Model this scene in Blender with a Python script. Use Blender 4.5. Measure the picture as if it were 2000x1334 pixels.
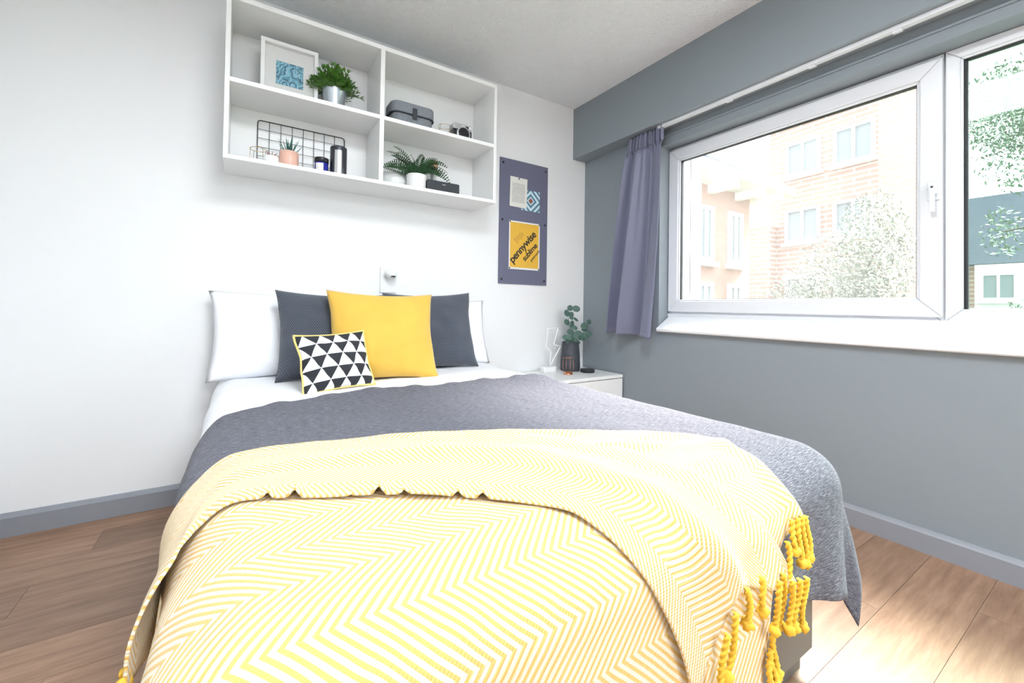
import bpy, bmesh, math, random
import numpy as np
from mathutils import Vector, Matrix, noise
random.seed(7)
for o in list(bpy.data.objects): bpy.data.objects.remove(o)
SC = bpy.context.scene
COL = SC.collection
PI = math.pi

# ------------------------------------------------------------------ camera
CAM = Vector((-2.2032, -2.4016, 0.9069))
YAW, PIT, ROL, FPX, CY = 0.5736, 0.0144, 0.0153, 818.95, 587.0
fw = Vector((math.sin(YAW)*math.cos(PIT), math.cos(YAW)*math.cos(PIT), math.sin(PIT)))
rt0 = Vector((math.cos(YAW), -math.sin(YAW), 0)); up0 = rt0.cross(fw)
rt = math.cos(ROL)*rt0 + math.sin(ROL)*up0
up = -math.sin(ROL)*rt0 + math.cos(ROL)*up0
cd = bpy.data.cameras.new('camera'); cam = bpy.data.objects.new('camera', cd); COL.objects.link(cam)
cam.matrix_world = Matrix(((rt.x, up.x, -fw.x, CAM.x), (rt.y, up.y, -fw.y, CAM.y), (rt.z, up.z, -fw.z, CAM.z), (0, 0, 0, 1)))
cd.sensor_width = 36; cd.lens = FPX/2000*36; cd.shift_y = -(667-CY)/2000; cd.clip_start = 0.02; cd.clip_end = 300
SC.camera = cam

# ------------------------------------------------------------------ world, sun, exposure
SKY, SUN, FILL, FILL2, EXPO = 5.0, 75.0, 105.0, 38.0, 0.0
w = bpy.data.worlds.new('sky'); SC.world = w; w.use_nodes = True
bg = w.node_tree.nodes['Background']; bg.inputs[0].default_value = (0.90, 0.95, 1.0, 1); bg.inputs[1].default_value = SKY
sd = bpy.data.lights.new('sun', 'SUN'); sd.energy = SUN; sd.angle = math.radians(32); sd.color = (1, 0.96, 0.9)
so = bpy.data.objects.new('sun', sd); COL.objects.link(so)
so.rotation_euler = Vector((-0.64, -0.03, -0.77)).to_track_quat('-Z', 'Y').to_euler(); so.location = (6, -1, 9)
vs = SC.view_settings
vs.view_transform = 'Standard'; vs.look = 'None'; vs.gamma = 1; vs.exposure = EXPO; vs.use_curve_mapping = False

# ------------------------------------------------------------------ helpers
class MB:
    """collects geometry for ONE mesh object"""
    def __init__(self): self.v = []; self.f = []; self.uv = None; self.sm = []
    def add(self, vs, fs, smooth=False):
        n = len(self.v); self.v += [tuple(p) for p in vs]
        self.f += [tuple(i+n for i in f) for f in fs]; self.sm += [smooth]*len(fs); return self
    def box(self, x0, x1, y0, y1, z0, z1):
        v = [(x, y, z) for x in (x0, x1) for y in (y0, y1) for z in (z0, z1)]
        return self.add(v, [(0,1,3,2),(4,6,7,5),(0,4,5,1),(2,3,7,6),(0,2,6,4),(1,5,7,3)])
    def lathe(self, prof, c=(0,0,0), n=24, smooth=True, cap0=True, cap1=True):
        v = []; f = []
        for r, z in prof:
            for i in range(n):
                t = 2*PI*i/n; v.append((c[0]+r*math.cos(t), c[1]+r*math.sin(t), c[2]+z))
        for j in range(len(prof)-1):
            for i in range(n):
                k = (i+1) % n; f.append((j*n+i, j*n+k, (j+1)*n+k, (j+1)*n+i))
        self.add(v, f, smooth); b = len(self.v)-len(v)
        if cap0: self.f.append(tuple(b+i for i in reversed(range(n)))); self.sm.append(False)
        if cap1: self.f.append(tuple(b+(len(prof)-1)*n+i for i in range(n))); self.sm.append(False)
        return self
    def tube(self, pts, r, n=8, closed=False, lobes=0, twist=0.0, r_end=None):
        pts = [Vector(p) for p in pts]; m = len(pts); v = []; f = []
        ref = Vector((0, 0, 1)); prev = None; run = 0
        for i, p in enumerate(pts):
            a = pts[(i-1) % m] if (i or closed) else pts[0]; b = pts[(i+1) % m] if (i < m-1 or closed) else pts[-1]
            t = (b-a).normalized() if (b-a).length > 1e-9 else Vector((0, 0, 1))
            if prev is None:
                ref = Vector((0, 0, 1)) if abs(t.z) < .9 else Vector((1, 0, 0)); x = t.cross(ref).normalized()
            else: x = (prev - t*prev.dot(t)).normalized()
            prev = x; y = t.cross(x)
            if i: run += (p-pts[i-1]).length
            rr = r if r_end is None else r+(r_end-r)*i/(m-1)
            for k in range(n):
                th = 2*PI*k/n; q = rr*(1+.28*math.cos(lobes*th)) if lobes else rr
                th2 = th+twist*run; v.append(p+(x*math.cos(th2)+y*math.sin(th2))*q)
        for i in range(m if closed else m-1):
            j = (i+1) % m
            for k in range(n):
                l = (k+1) % n; f.append((i*n+k, i*n+l, j*n+l, j*n+k))
        if not closed: f += [tuple(reversed(range(n))), tuple((m-1)*n+k for k in range(n))]
        return self.add(v, f, True)
    def sphere(self, c, r, n=12, m=8, sz=1.0, jit=0):
        prof = []; v = []; f = []
        for j in range(m+1):
            ph = PI*j/m
            for i in range(n):
                t = 2*PI*i/n; q = r*(1+random.uniform(-jit, jit))
                v.append((c[0]+q*math.sin(ph)*math.cos(t), c[1]+q*math.sin(ph)*math.sin(t), c[2]+q*sz*math.cos(ph)))
        for j in range(m):
            for i in range(n):
                k = (i+1) % n; f.append((j*n+i, (j+1)*n+i, (j+1)*n+k, j*n+k))
        return self.add(v, f, True)
    def prism(self, poly, axis, a0, a1):
        """extrude a 2-D polygon along axis 0/1/2"""
        def P(p, a): q = list(p); q.insert(axis, a); return q
        n = len(poly); v = [P(p, a0) for p in poly]+[P(p, a1) for p in poly]
        f = [tuple(range(n)), tuple(reversed(range(n, 2*n)))]+[(i, i+n, (i+1) % n+n, (i+1) % n) for i in range(n)]
        return self.add(v, f)
    def rbox(self, x0, x1, y0, y1, z0, z1, r, axis=2, n=5):
        """box with rounded corners in the plane across axis"""
        L = [(x0, x1), (y0, y1), (z0, z1)]; a = L.pop(axis); (p0, p1), (q0, q1) = L; poly = []
        for cx, cy, s in ((p1-r, q1-r, 0), (p0+r, q1-r, 1), (p0+r, q0+r, 2), (p1-r, q0+r, 3)):
            for i in range(n+1):
                t = PI/2*(s+i/n); poly.append((cx+r*math.cos(t), cy+r*math.sin(t)))
        return self.prism(poly, axis, a[0], a[1])
    def build(self, name, mat, parent=None, bevel=0, smooth=None, mods=None):
        me = bpy.data.meshes.new(name); me.from_pydata(self.v, [], self.f); me.validate()
        if len(me.polygons) == len(self.sm): me.polygons.foreach_set('use_smooth', self.sm if smooth is None else [smooth]*len(self.sm))
        if self.uv is not None:
            l = me.uv_layers.new(name='UVMap')
            for p in me.polygons:
                for li in p.loop_indices: l.data[li].uv = self.uv[me.loops[li].vertex_index]
        bm = bmesh.new(); bm.from_mesh(me); bmesh.ops.recalc_face_normals(bm, faces=bm.faces); bm.to_mesh(me); bm.free()
        me.materials.append(mat); o = bpy.data.objects.new(name, me); COL.objects.link(o)
        if parent: o.parent = parent
        if bevel:
            b = o.modifiers.new('bevel', 'BEVEL'); b.width = bevel; b.segments = 2; b.limit_method = 'ANGLE'; b.angle_limit = .6
        return o
def tag(o, label=None, cat=None, group=None, kind=None):
    if label: o['label'] = label
    if cat: o['category'] = cat
    if group: o['group'] = group
    if kind: o['kind'] = kind
    return o
def thing(name, label, cat, loc=(0,0,0), rz=0, group=None, kind=None):
    o = bpy.data.objects.new(name, None); o.empty_display_size = .05; COL.objects.link(o)
    o.location = loc; o.rotation_euler = (0, 0, rz); return tag(o, label, cat, group, kind)
def struct(o): o['kind'] = 'structure'; return o

# ------------------------------------------------------------------ materials
class NT:
    def __init__(self, name):
        self.m = bpy.data.materials.new(name); self.m.use_nodes = True; self.t = self.m.node_tree
        self.b = self.t.nodes['Principled BSDF']; self.out = self.t.nodes['Material Output']
    def n(self, typ, **kw):
        nd = self.t.nodes.new(typ)
        for k, v in kw.items():
            if k.startswith('i_'): nd.inputs[int(k[2:]) if k[2:].isdigit() else k[2:]].default_value = v
            else: setattr(nd, k, v)
        return nd
    def l(self, a, b): self.t.links.new(a, b)
    def math(self, op, a, b=None, c=None):
        nd = self.n('ShaderNodeMath', operation=op)
        for i, x in enumerate((a, b, c)):
            if x is None: continue
            if isinstance(x, (int, float)): nd.inputs[i].default_value = x
            else: self.l(x, nd.inputs[i])
        return nd.outputs[0]
    def ramp(self, fac, stops, interp='LINEAR'):
        r = self.n('ShaderNodeValToRGB'); r.color_ramp.interpolation = interp; e = r.color_ramp.elements
        while len(e) < len(stops): e.new(.5)
        for x, (p, c) in zip(e, stops): x.position = p; x.color = (*c, 1) if len(c) == 3 else c
        self.l(fac, r.inputs[0]); return r.outputs[0]
    def coord(self, kind='Object', scale=(1,1,1), rot=(0,0,0)):
        tc = self.n('ShaderNodeTexCoord'); mp = self.n('ShaderNodeMapping'); mp.inputs['Scale'].default_value = scale; mp.inputs['Rotation'].default_value = rot
        self.l(tc.outputs[kind], mp.inputs[0]); return mp.outputs[0]
    def noise(self, vec, scale, detail=3, rough=.5):
        nd = self.n('ShaderNodeTexNoise'); nd.inputs['Scale'].default_value = scale; nd.inputs['Detail'].default_value = detail; nd.inputs['Roughness'].default_value = rough
        self.l(vec, nd.inputs['Vector']); return nd.outputs['Fac']
    def bump(self, h, strength, dist=.002):
        b = self.n('ShaderNodeBump'); b.inputs['Strength'].default_value = strength; b.inputs['Distance'].default_value = dist
        self.l(h, b.inputs['Height']); self.l(b.outputs[0], self.b.inputs['Normal'])
    def mix(self, fac, a, b):
        m = self.n('ShaderNodeMix', data_type='RGBA')
        for i, x in ((0, fac), (6, a), (7, b)):
            if isinstance(x, (int, float)): m.inputs[i].default_value = x
            elif isinstance(x, tuple): m.inputs[i].default_value = (*x, 1)
            else: self.l(x, m.inputs[i])
        return m.outputs[2]
    def col(self, c):
        if isinstance(c, tuple): self.b.inputs['Base Color'].default_value = (*c, 1)
        else: self.l(c, self.b.inputs['Base Color'])
    def set(self, **kw):
        for k, v in kw.items(): self.b.inputs[k.replace('_', ' ')].default_value = v
        return self.m
def plain(name, c, rough=.5, metal=0, var=.04, vs_=30, bs=0, bscale=200, bdist=.001, **kw):
    """paint / plastic / metal: base colour with faint mottling and optional fine relief"""
    t = NT(name); v = t.coord(); f = t.noise(v, vs_)
    t.col(t.mix(f, tuple(x*(1-var) for x in c), tuple(min(1, x*(1+var)) for x in c)))
    if bs: t.bump(t.noise(v, bscale, 2), bs, bdist)
    return t.set(Roughness=rough, Metallic=metal, **kw)
M = {}
M['wall'] = plain('white wall paint', (.86, .87, .88), .6, var=.01, bs=.08, bscale=120)
M['ceil'] = plain('stippled ceiling paint', (.90, .925, .95), .9, var=.015, bs=1.0, bscale=110, bdist=.012)
M['grey'] = plain('grey wall paint', (.25, .288, .318), .55, var=.02, bs=.1, bscale=160)
M['skirt'] = plain('grey skirting gloss', (.27, .285, .32), .35, var=.03)
M['upvc'] = plain('white window plastic', (.74, .76, .80), .25, var=.01)
M['sill'] = plain('white sill board', (.88, .90, .92), .25, var=.01)
M['white'] = plain('white laminate', (.86, .87, .87), .35, var=.01)
M['whitegloss'] = plain('white gloss ceramic', (.88, .88, .89), .2, var=.01)
M['black'] = plain('black plastic', (.012, .013, .016), .35)
M['rubber'] = plain('black glazing gasket', (.012, .014, .018), .5)
M['gold'] = plain('gold wire', (.75, .52, .22), .25, 1)
M['copper'] = plain('copper', (.62, .31, .19), .28, 1)
M['zinc'] = plain('galvanised zinc', (.55, .60, .66), .3, 1, var=.15, vs_=60)
M['silver'] = plain('silver trim', (.55, .56, .57), .3, .6)
M['gun'] = plain('dark brushed metal', (.10, .10, .12), .3, .9)
M['lens'] = plain('lens glass', (.01, .01, .015), .08)
M['basef'] = plain('charcoal bed base', (.135, .123, .11), .6, var=.08, vs_=120)
M['peach'] = plain('peach ceramic', (.78, .47, .38), .35)
M['blue'] = plain('cobalt glass', (.02, .025, .30), .15)
M['label'] = plain('white label', (.85, .85, .88), .5)
M['felt'] = plain('grey felt', (.21, .23, .26), .95, var=.45, vs_=160, bs=.5, bscale=400)
M['strap'] = plain('dark leather strap', (.03, .035, .045), .6)
M['board'] = plain('lilac grey noticeboard', (.145, .15, .225), .8, var=.06, vs_=200, bs=.2, bscale=500)
M['paper'] = plain('white paper', (.82, .82, .80), .8)
M['poster'] = plain('mustard poster ink', (.80, .47, .05), .5)
M['ink'] = plain('black ink', (.02, .02, .02), .6)
M['redink'] = plain('brown ink', (.36, .15, .04), .6)
M['vase'] = plain('charcoal stoneware', (.055, .06, .075), .6, var=.3, vs_=40, bs=.4, bscale=90)
M['leafE'] = plain('eucalyptus leaf', (.09, .17, .14), .6, var=.35, vs_=18)
M['leafG'] = plain('bright green leaf', (.075, .20, .025), .5, var=.6, vs_=25)
M['leafF'] = plain('fern leaf', (.022, .075, .025), .5, var=.5, vs_=20)
M['leafA'] = plain('aloe leaf', (.04, .16, .12), .5, var=.35, vs_=30)
M['leafP'] = plain('pinkish succulent', (.38, .22, .19), .6, var=.3, vs_=60)
M['stem'] = plain('brown stem', (.09, .06, .035), .7)
M['soil'] = plain('potting soil', (.03, .02, .015), .95, var=.4, vs_=120)
M['cotton'] = plain('white cotton', (.89, .90, .94), .9, var=.01, bs=.12, bscale=14, bdist=.02)
M['curtain'] = plain('lilac grey satin', (.17, .18, .27), .42, var=.05, vs_=200, Sheen_Weight=.3)
M['velvet'] = plain('mustard velvet', (.74, .45, .07), .8, var=.10, vs_=9, Sheen_Weight=.5, Sheen_Tint=(1, .85, .5, 1))
M['tassel'] = plain('mustard yarn', (.82, .50, .05), .9, var=.15, vs_=150)
M['piping'] = plain('pale yellow piping', (.80, .62, .22), .8)
M['tube'] = plain('frosted white tube', (.88, .89, .92), .3)
M['lampw'] = plain('white lamp enamel', (.84, .85, .86), .3)
M['outrender'] = plain('pale outside render', (.62, .60, .57), .9)
M['pinkbrick'] = plain('pink render', (.36, .235, .19), .9, var=.1, vs_=3)
M['slate'] = plain('slate roof', (.040, .047, .06), .9, var=.2, vs_=4, Specular_IOR_Level=0)
M['outwhite'] = plain('white outside paint', (.75, .77, .78), .8)
M['ground'] = plain('grass and tarmac', (.06, .075, .045), 1, var=.3, vs_=1)
M['leafT'] = plain('sunlit tree leaf', (.06, .11, .045), .6, var=.5, vs_=1.5)
M['leafB'] = plain('pale shrub leaf', (.13, .16, .115), .6, var=.5, vs_=2)
M['bark'] = plain('bark', (.10, .08, .06), .9, var=.3)
M['winglass'] = plain('pale window glass', (.20, .23, .24), .4, Specular_IOR_Level=.1)

def mk_wood():
    t = NT('oak vinyl plank'); oi = t.n('ShaderNodeObjectInfo'); v = t.coord('Object', (1, 9, 9))
    add = t.n('ShaderNodeVectorMath', operation='ADD'); t.l(v, add.inputs[0])
    cx = t.n('ShaderNodeCombineXYZ'); t.l(t.math('MULTIPLY', oi.outputs['Random'], 37.0), cx.inputs[0]); t.l(t.math('MULTIPLY', oi.outputs['Random'], 11.0), cx.inputs[1])
    t.l(cx.outputs[0], add.inputs[1]); V = add.outputs[0]
    g = t.noise(V, 4.5, 6, .65); f = t.noise(V, 30, 4, .7); k = t.noise(V, 1.3, 3)
    c1 = t.ramp(g, [(.25, (.17, .10, .066)), (.5, (.305, .19, .13)), (.75, (.42, .285, .205))])
    c2 = t.mix(t.math('MULTIPLY', f, .4), c1, (.20, .12, .08))
    knot = t.math('GREATER_THAN', k, .70)
    tone = t.math('MULTIPLY_ADD', oi.outputs['Random'], .40, .80)
    hs = t.n('ShaderNodeHueSaturation'); t.l(tone, hs.inputs['Value']); t.l(c2, hs.inputs['Color']); hs.inputs['Saturation'].default_value = 1.1
    t.col(hs.outputs[0]); t.bump(f, .12, .001); return t.set(Roughness=.38)
M['wood'] = mk_wood()

def mk_chevron():
    t = NT('yellow chevron weave'); v = t.coord('UV'); s = t.n('ShaderNodeSeparateXYZ'); t.l(v, s.inputs[0])
    wob = t.math('MULTIPLY', t.math('SUBTRACT', t.noise(v, 9, 2), .5), .012)
    tri = t.math('PINGPONG', t.math('ADD', s.outputs[1], .03), .085)
    ph = t.math('DIVIDE', t.math('ADD', t.math('ADD', s.outputs[0], t.math('MULTIPLY', tri, 1.05)), wob), .0155)
    st = t.math('PINGPONG', ph, .5)                                    # 0..0.5
    m = t.n('ShaderNodeMapRange'); m.inputs[1].default_value = .22; m.inputs[2].default_value = .30; t.l(st, m.inputs[0])
    th = t.noise(v, 260, 2)
    yel = t.mix(th, (.66, .405, .105), (.71, .475, .17)); wht = t.mix(th, (.73, .64, .485), (.79, .725, .605))
    t.col(t.mix(m.outputs[0], wht, yel))
    wv = t.n('ShaderNodeTexWave', bands_direction='DIAGONAL'); wv.inputs['Scale'].default_value = 90; t.l(v, wv.inputs[0])
    t.bump(t.math('ADD', t.math('MULTIPLY', st, 1.4), wv.outputs['Fac']), .35, .002)
    return t.set(Roughness=.95, Sheen_Weight=.2)
M['chev'] = mk_chevron()

def mk_throw():
    t = NT('heathered grey knit'); v = t.coord('UV', (30, 330, 1)); v2 = t.coord('UV')
    a = t.noise(v, 1.6, 5, .7); b = t.noise(v2, 520, 2, .6)
    f = t.math('ADD', t.math('MULTIPLY', a, .6), t.math('MULTIPLY', b, .4))
    t.col(t.ramp(f, [(.38, (.018, .019, .027)), (.5, (.10, .102, .13)), (.64, (.36, .37, .43))]))
    t.bump(t.math('ADD', a, b), .6, .003); return t.set(Roughness=.95, Sheen_Weight=.14, Sheen_Roughness=.3, Sheen_Tint=(.9, .92, 1, 1))
M['throw'] = mk_throw()

def mk_knit():
    t = NT('navy seed-stitch knit'); v = t.coord('UV', (48, 56, 1))
    b = t.n('ShaderNodeTexBrick'); b.inputs['Scale'].default_value = 1; b.inputs['Mortar Size'].default_value = .22; b.inputs['Mortar Smooth'].default_value = .8
    b.inputs['Brick Width'].default_value = 1; b.inputs['Row Height'].default_value = 1; t.l(v, b.inputs['Vector'])
    f = t.noise(t.coord('UV'), 240, 2)
    t.col(t.mix(b.outputs['Fac'], t.mix(f, (.075, .09, .125), (.14, .165, .22)), (.018, .022, .034)))
    t.bump(t.math('SUBTRACT', 1.0, b.outputs['Fac']), .7, .004); return t.set(Roughness=.9, Sheen_Weight=.25)
M['knit'] = mk_knit()

def mk_tri():
    t = NT('triangle print cotton'); s = t.n('ShaderNodeSeparateXYZ'); t.l(t.coord('UV'), s.inputs[0])
    V = t.math('MULTIPLY_ADD', s.outputs[1], 4.7, .35); row = t.math('FLOOR', V); fy = t.math('FRACT', V)
    U = t.math('ADD', t.math('MULTIPLY', s.outputs[0], 4.5), t.math('MULTIPLY', row, .5)); fx = t.math('FRACT', U)
    d = t.math('MULTIPLY', t.math('ABSOLUTE', t.math('SUBTRACT', fx, .5)), 2.0)
    wht = t.math('LESS_THAN', d, t.math('SUBTRACT', 1.02, fy))
    t.col(t.mix(wht, (.022, .024, .030), (.84, .84, .86))); t.bump(t.noise(t.coord('UV'), 300), .2)
    return t.set(Roughness=.85)
M['tri'] = mk_tri()

def mk_art():
    t = NT('blue botanical print'); v = t.coord('Object', (1, 1, 1)); a = t.noise(v, 38, 5, .75)
    vo = t.n('ShaderNodeTexVoronoi', feature='DISTANCE_TO_EDGE'); vo.inputs['Scale'].default_value = 60; t.l(v, vo.inputs['Vector'])
    wv = t.n('ShaderNodeTexWave'); wv.inputs['Scale'].default_value = 40; wv.inputs['Distortion'].default_value = 9; wv.inputs['Detail'].default_value = 3; t.l(v, wv.inputs[0])
    vd = t.n('ShaderNodeTexVoronoi'); vd.inputs['Scale'].default_value = 24; t.l(v, vd.inputs['Vector'])
    f = t.math('ADD', t.math('MULTIPLY', a, .55), t.math('ADD', t.math('MULTIPLY', t.math('FRACT', t.math('MULTIPLY', vd.outputs['Distance'], 4.0)), .25), t.math('MULTIPLY', wv.outputs['Fac'], .12)))
    t.col(t.ramp(f, [(.28, (.02, .035, .10)), (.42, (.10, .30, .42)), (.55, (.28, .62, .72)), (.72, (.62, .68, .85))]))
    return t.set(Roughness=.3)
M['art'] = mk_art()
def mk_card():
    t = NT('blue maze card print'); s = t.n('ShaderNodeSeparateXYZ'); t.l(t.coord('Object'), s.inputs[0])
    x = t.math('ABSOLUTE', s.outputs[0]); z = t.math('ABSOLUTE', s.outputs[2])
    f = t.math('PINGPONG', t.math('MULTIPLY', t.math('ADD', x, z), 24.0), .5)
    k = t.math('LESS_THAN', t.math('ADD', x, z), .021)
    c = t.mix(t.math('GREATER_THAN', f, .24), (.10, .22, .32), (.62, .80, .86)); t.col(t.mix(k, c, (.30, .10, .07))); return t.set(Roughness=.5)
M['card'] = mk_card()
def mk_page():
    t = NT('printed book page'); s = t.n('ShaderNodeSeparateXYZ'); v = t.coord('Object'); t.l(v, s.inputs[0])
    ln = t.math('GREATER_THAN', t.math('FRACT', t.math('MULTIPLY', s.outputs[2], 150.0)), .5)
    ix = t.math('LESS_THAN', t.math('ABSOLUTE', s.outputs[0]), .052); iz = t.math('LESS_THAN', t.math('ABSOLUTE', t.math('ADD', s.outputs[2], .004)), .068)
    wd = t.math('GREATER_THAN', t.noise(t.coord('Object', (260, 1, 150)), 1, 1), .42)
    k = t.math('MULTIPLY', t.math('MULTIPLY', ln, wd), t.math('MULTIPLY', ix, iz))
    t.col(t.mix(k, (.78, .77, .72), (.36, .36, .37))); return t.set(Roughness=.8)
M['page'] = mk_page()
def mk_brickband():
    t = NT('banded brick cladding'); b = t.n('ShaderNodeTexBrick'); sx = t.n('ShaderNodeSeparateXYZ'); t.l(t.coord('Object'), sx.inputs[0]); cv = t.n('ShaderNodeCombineXYZ'); t.l(t.math('ADD', sx.outputs[0], sx.outputs[1]), cv.inputs[0]); t.l(sx.outputs[2], cv.inputs[1]); t.l(cv.outputs[0], b.inputs['Vector'])
    b.inputs['Color1'].default_value = (.29, .195, .16, 1); b.inputs['Color2'].default_value = (.30, .215, .18, 1); b.inputs['Mortar'].default_value = (.36, .33, .31, 1)
    b.inputs['Scale'].default_value = 1; b.inputs['Brick Width'].default_value = .9; b.inputs['Row Height'].default_value = .19; b.inputs['Mortar Size'].default_value = .035
    t.col(b.outputs['Color']); return t.set(Roughness=.9, Specular_IOR_Level=.1)
M['brick'] = mk_brickband()
def mk_glass(name, tint, veil):  # last argument: milky share mixed into the glass to imitate daylight glare
    t = NT(name); tr = t.n('ShaderNodeBsdfTransparent'); tr.inputs[0].default_value = (*tint, 1)
    gl = t.n('ShaderNodeBsdfGlossy'); gl.inputs['Roughness'].default_value = .02
    fr = t.n('ShaderNodeFresnel'); fr.inputs[0].default_value = 1.45
    tl = t.n('ShaderNodeBsdfTranslucent'); tl.inputs[0].default_value = (.9, .93, .95, 1)
    nz = t.noise(t.coord('Object'), 2.5, 3); m1 = t.n('ShaderNodeMixShader'); t.l(t.math('MULTIPLY', nz, veil*2), m1.inputs[0]); t.l(tr.outputs[0], m1.inputs[1]); t.l(tl.outputs[0], m1.inputs[2])
    m2 = t.n('ShaderNodeMixShader'); t.l(t.math('MULTIPLY', fr.outputs[0], .6), m2.inputs[0]); t.l(m1.outputs[0], m2.inputs[1]); t.l(gl.outputs[0], m2.inputs[2])
    t.l(m2.outputs[0], t.out.inputs[0]); return t.m
M['glassA'] = mk_glass('glare-veiled window glass', (1, 1, 1), .012)
M['glassB'] = mk_glass('green tinted window glass', (.80, .92, .89), .006)
M['clear'] = mk_glass('clear picture glass', (1, 1, 1), .0)
def mk_emit(name, c, s):
    t = NT(name); t.col((.9, .9, .9)); t.b.inputs['Emission Color'].default_value = (*c, 1); t.b.inputs['Emission Strength'].default_value = s; return t.m
M['diffuser'] = mk_emit('fill panel diffuser', (.97, .985, 1), 4.0)  # glowing face of the added ceiling fill panels

# ------------------------------------------------------------------ room shell
XL, YN, ZC = -3.0, -5.9, 2.4              # left wall, near wall, ceiling
WX = .095; RO = .20                        # window plane, outer wall face
WY1, WY2, WYE = -.69, -1.941, -3.05        # casement left, casement right, fixed light end
WZ0, WZ1 = .887, 1.917
floor = struct(MB().box(XL-.1, .3, YN-.1, .1, -.12, -.006).build('floor', M['soil']))
plank_meshes = {}
seam0, pw = -.128+.164, .164
n_rows = int((seam0-YN)/pw)+1
fixed_joint = {1: -2.64, 3: -2.745, 9: -.8, 11: -.55, 13: -.3}
for rI in range(n_rows):
    y1 = seam0-rI*pw; y0 = y1-pw
    y1c = min(y1, -.001); y0c = max(y0, YN)
    j = fixed_joint.get(rI, XL+((rI*0.47) % 1.2)); js = sorted({round(j+1.22*k, 3) for k in range(-4, 5) if XL < j+1.22*k < 0} | {XL, 0.0})
    for a, b in zip(js[:-1], js[1:]):
        g = .0005; L_, W_ = b-a-2*g, y1c-y0c-2*g
        key = (round(L_, 3), round(W_, 3))
        if key not in plank_meshes:
            o = MB().box(-L_/2, L_/2, -W_/2, W_/2, -.006, 0).build('plank', M['wood'], floor, bevel=0); plank_meshes[key] = o.data
        else:
            o = bpy.data.objects.new('plank', plank_meshes[key]); COL.objects.link(o); o.parent = floor
        o.location = ((a+b)/2, (y0c+y1c)/2, 0)
struct(MB().box(XL-.1, .3, YN-.1, .1, ZC, ZC+.1).build('ceiling', M['ceil']))
struct(MB().box(XL-.1, .45, 0, .12, -.1, ZC).build('wall_back', M['wall']))
struct(MB().box(XL-.1, XL, YN, 0, -.1, ZC).build('wall_left', M['wall']))
struct(MB().box(XL-.1, .3, YN-.1, YN, -.1, ZC).build('wall_front', M['wall']))
LZ = 1.93                                  # lintel underside
wr = MB()
wr.box(0, RO, WY1, 0, -.1, ZC); wr.box(0, RO, YN, WYE, -.1, ZC)
wr.box(0, RO, WYE, WY1, -.1, .78); wr.box(0, RO, WYE, WY1, LZ, ZC)
struct(wr.build('wall_right', M['grey']))
struct(MB().box(-.124, .002, YN, 0, 2.022, ZC).build('trim_1', M['grey'])) ['label'] = 'grey boxed beam running above the window'
struct(MB().box(-.006, .0, WYE, -.60, 1.974, 1.984).build('trim_2', M['grey']))['label'] = 'thin grey bead along the lintel'
jm = MB().box(WX+.035, RO+.012, WY1-.006, WY1+.0, .75, LZ); jm.box(WX+.035, RO+.012, WYE, WYE+.006, .75, LZ); jm.box(WX+.035, RO+.012, WYE, WY1, LZ-.006, LZ)
struct(jm.build('trim_3', M['upvc']))['label'] = 'white outer reveal around the window'
def skirting(name, poly_fn):
    return struct(poly_fn.build(name, M['skirt']))
prof = [(0, 0), (.018, 0), (.018, .072), (.010, .080), (.006, .088), (0, .088)]
skirting('baseboard_back', MB().prism([(-a, b) for a, b in prof], 0, XL, 0))
skirting('baseboard_right', MB().prism([(-a, b) for a, b in prof], 1, YN, 0))
skirting('baseboard_left', MB().prism([(XL+a, b) for a, b in prof], 1, YN, 0))

# ------------------------------------------------------------------ window
win = thing('window_1', 'white plastic window with opening casement and fixed pane', None, (WX, -1.9, .887), kind='structure')
def wpart(mb, name, mat, parent=None, bevel=0, label=None):
    mb.v = [(x-WX, y+1.9, z-.887) for x, y, z in mb.v]; o = mb.build(name, mat, parent or win, bevel)
    if label: o['label'] = label
    return o
def mitred(y0, y1, z0, z1, t, x0, x1, name, mat, parent=None, lip=None):
    """four mitred members; y0>y1"""
    g = .0006
    quads = [('bottom', [(y0, z0), (y1, z0), (y1+t, z0+t), (y0-t, z0+t)]), ('top', [(y0, z1), (y0-t, z1-t), (y1+t, z1-t), (y1, z1)]),
             ('left', [(y0, z0+g), (y0-t, z0+t+g), (y0-t, z1-t-g), (y0, z1-g)]), ('right', [(y1, z0+g), (y1, z1-g), (y1+t, z1-t-g), (y1+t, z0+t+g)])]
    for k, q in quads: wpart(MB().prism(q, 0, x0, x1), name, mat, parent, bevel=.004)
# outer frame, then the casement sash standing proud of it
mitred(WY1-.001, WY2-.002, WZ0-.02, WZ1+.012, .05, WX+.004, WX+.075, 'frame_member', M['upvc'])
mitred(WY1-.004, WY2, WZ0+.003, WZ1-.004, .066, WX-.012, WX+.05, 'sash_member', M['upvc'])
mitred(WY1-.0685, WY2+.0645, WZ0+.0675, WZ1-.0685, .012, WX-.004, WX+.03, 'glazing_bead', M['upvc'])
mitred(WY1-.080, WY2+.0755, WZ0+.0785, WZ1-.0795, .004, WX+.004, WX+.03, 'gasket', M['rubber'])
wpart(MB().box(WX+.014, WX+.020, WY2+.074, WY1-.079, WZ0+.077, WZ1-.078), 'pane', M['glassA'], label='clear glass pane with daylight glare haze mixed in')
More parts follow.
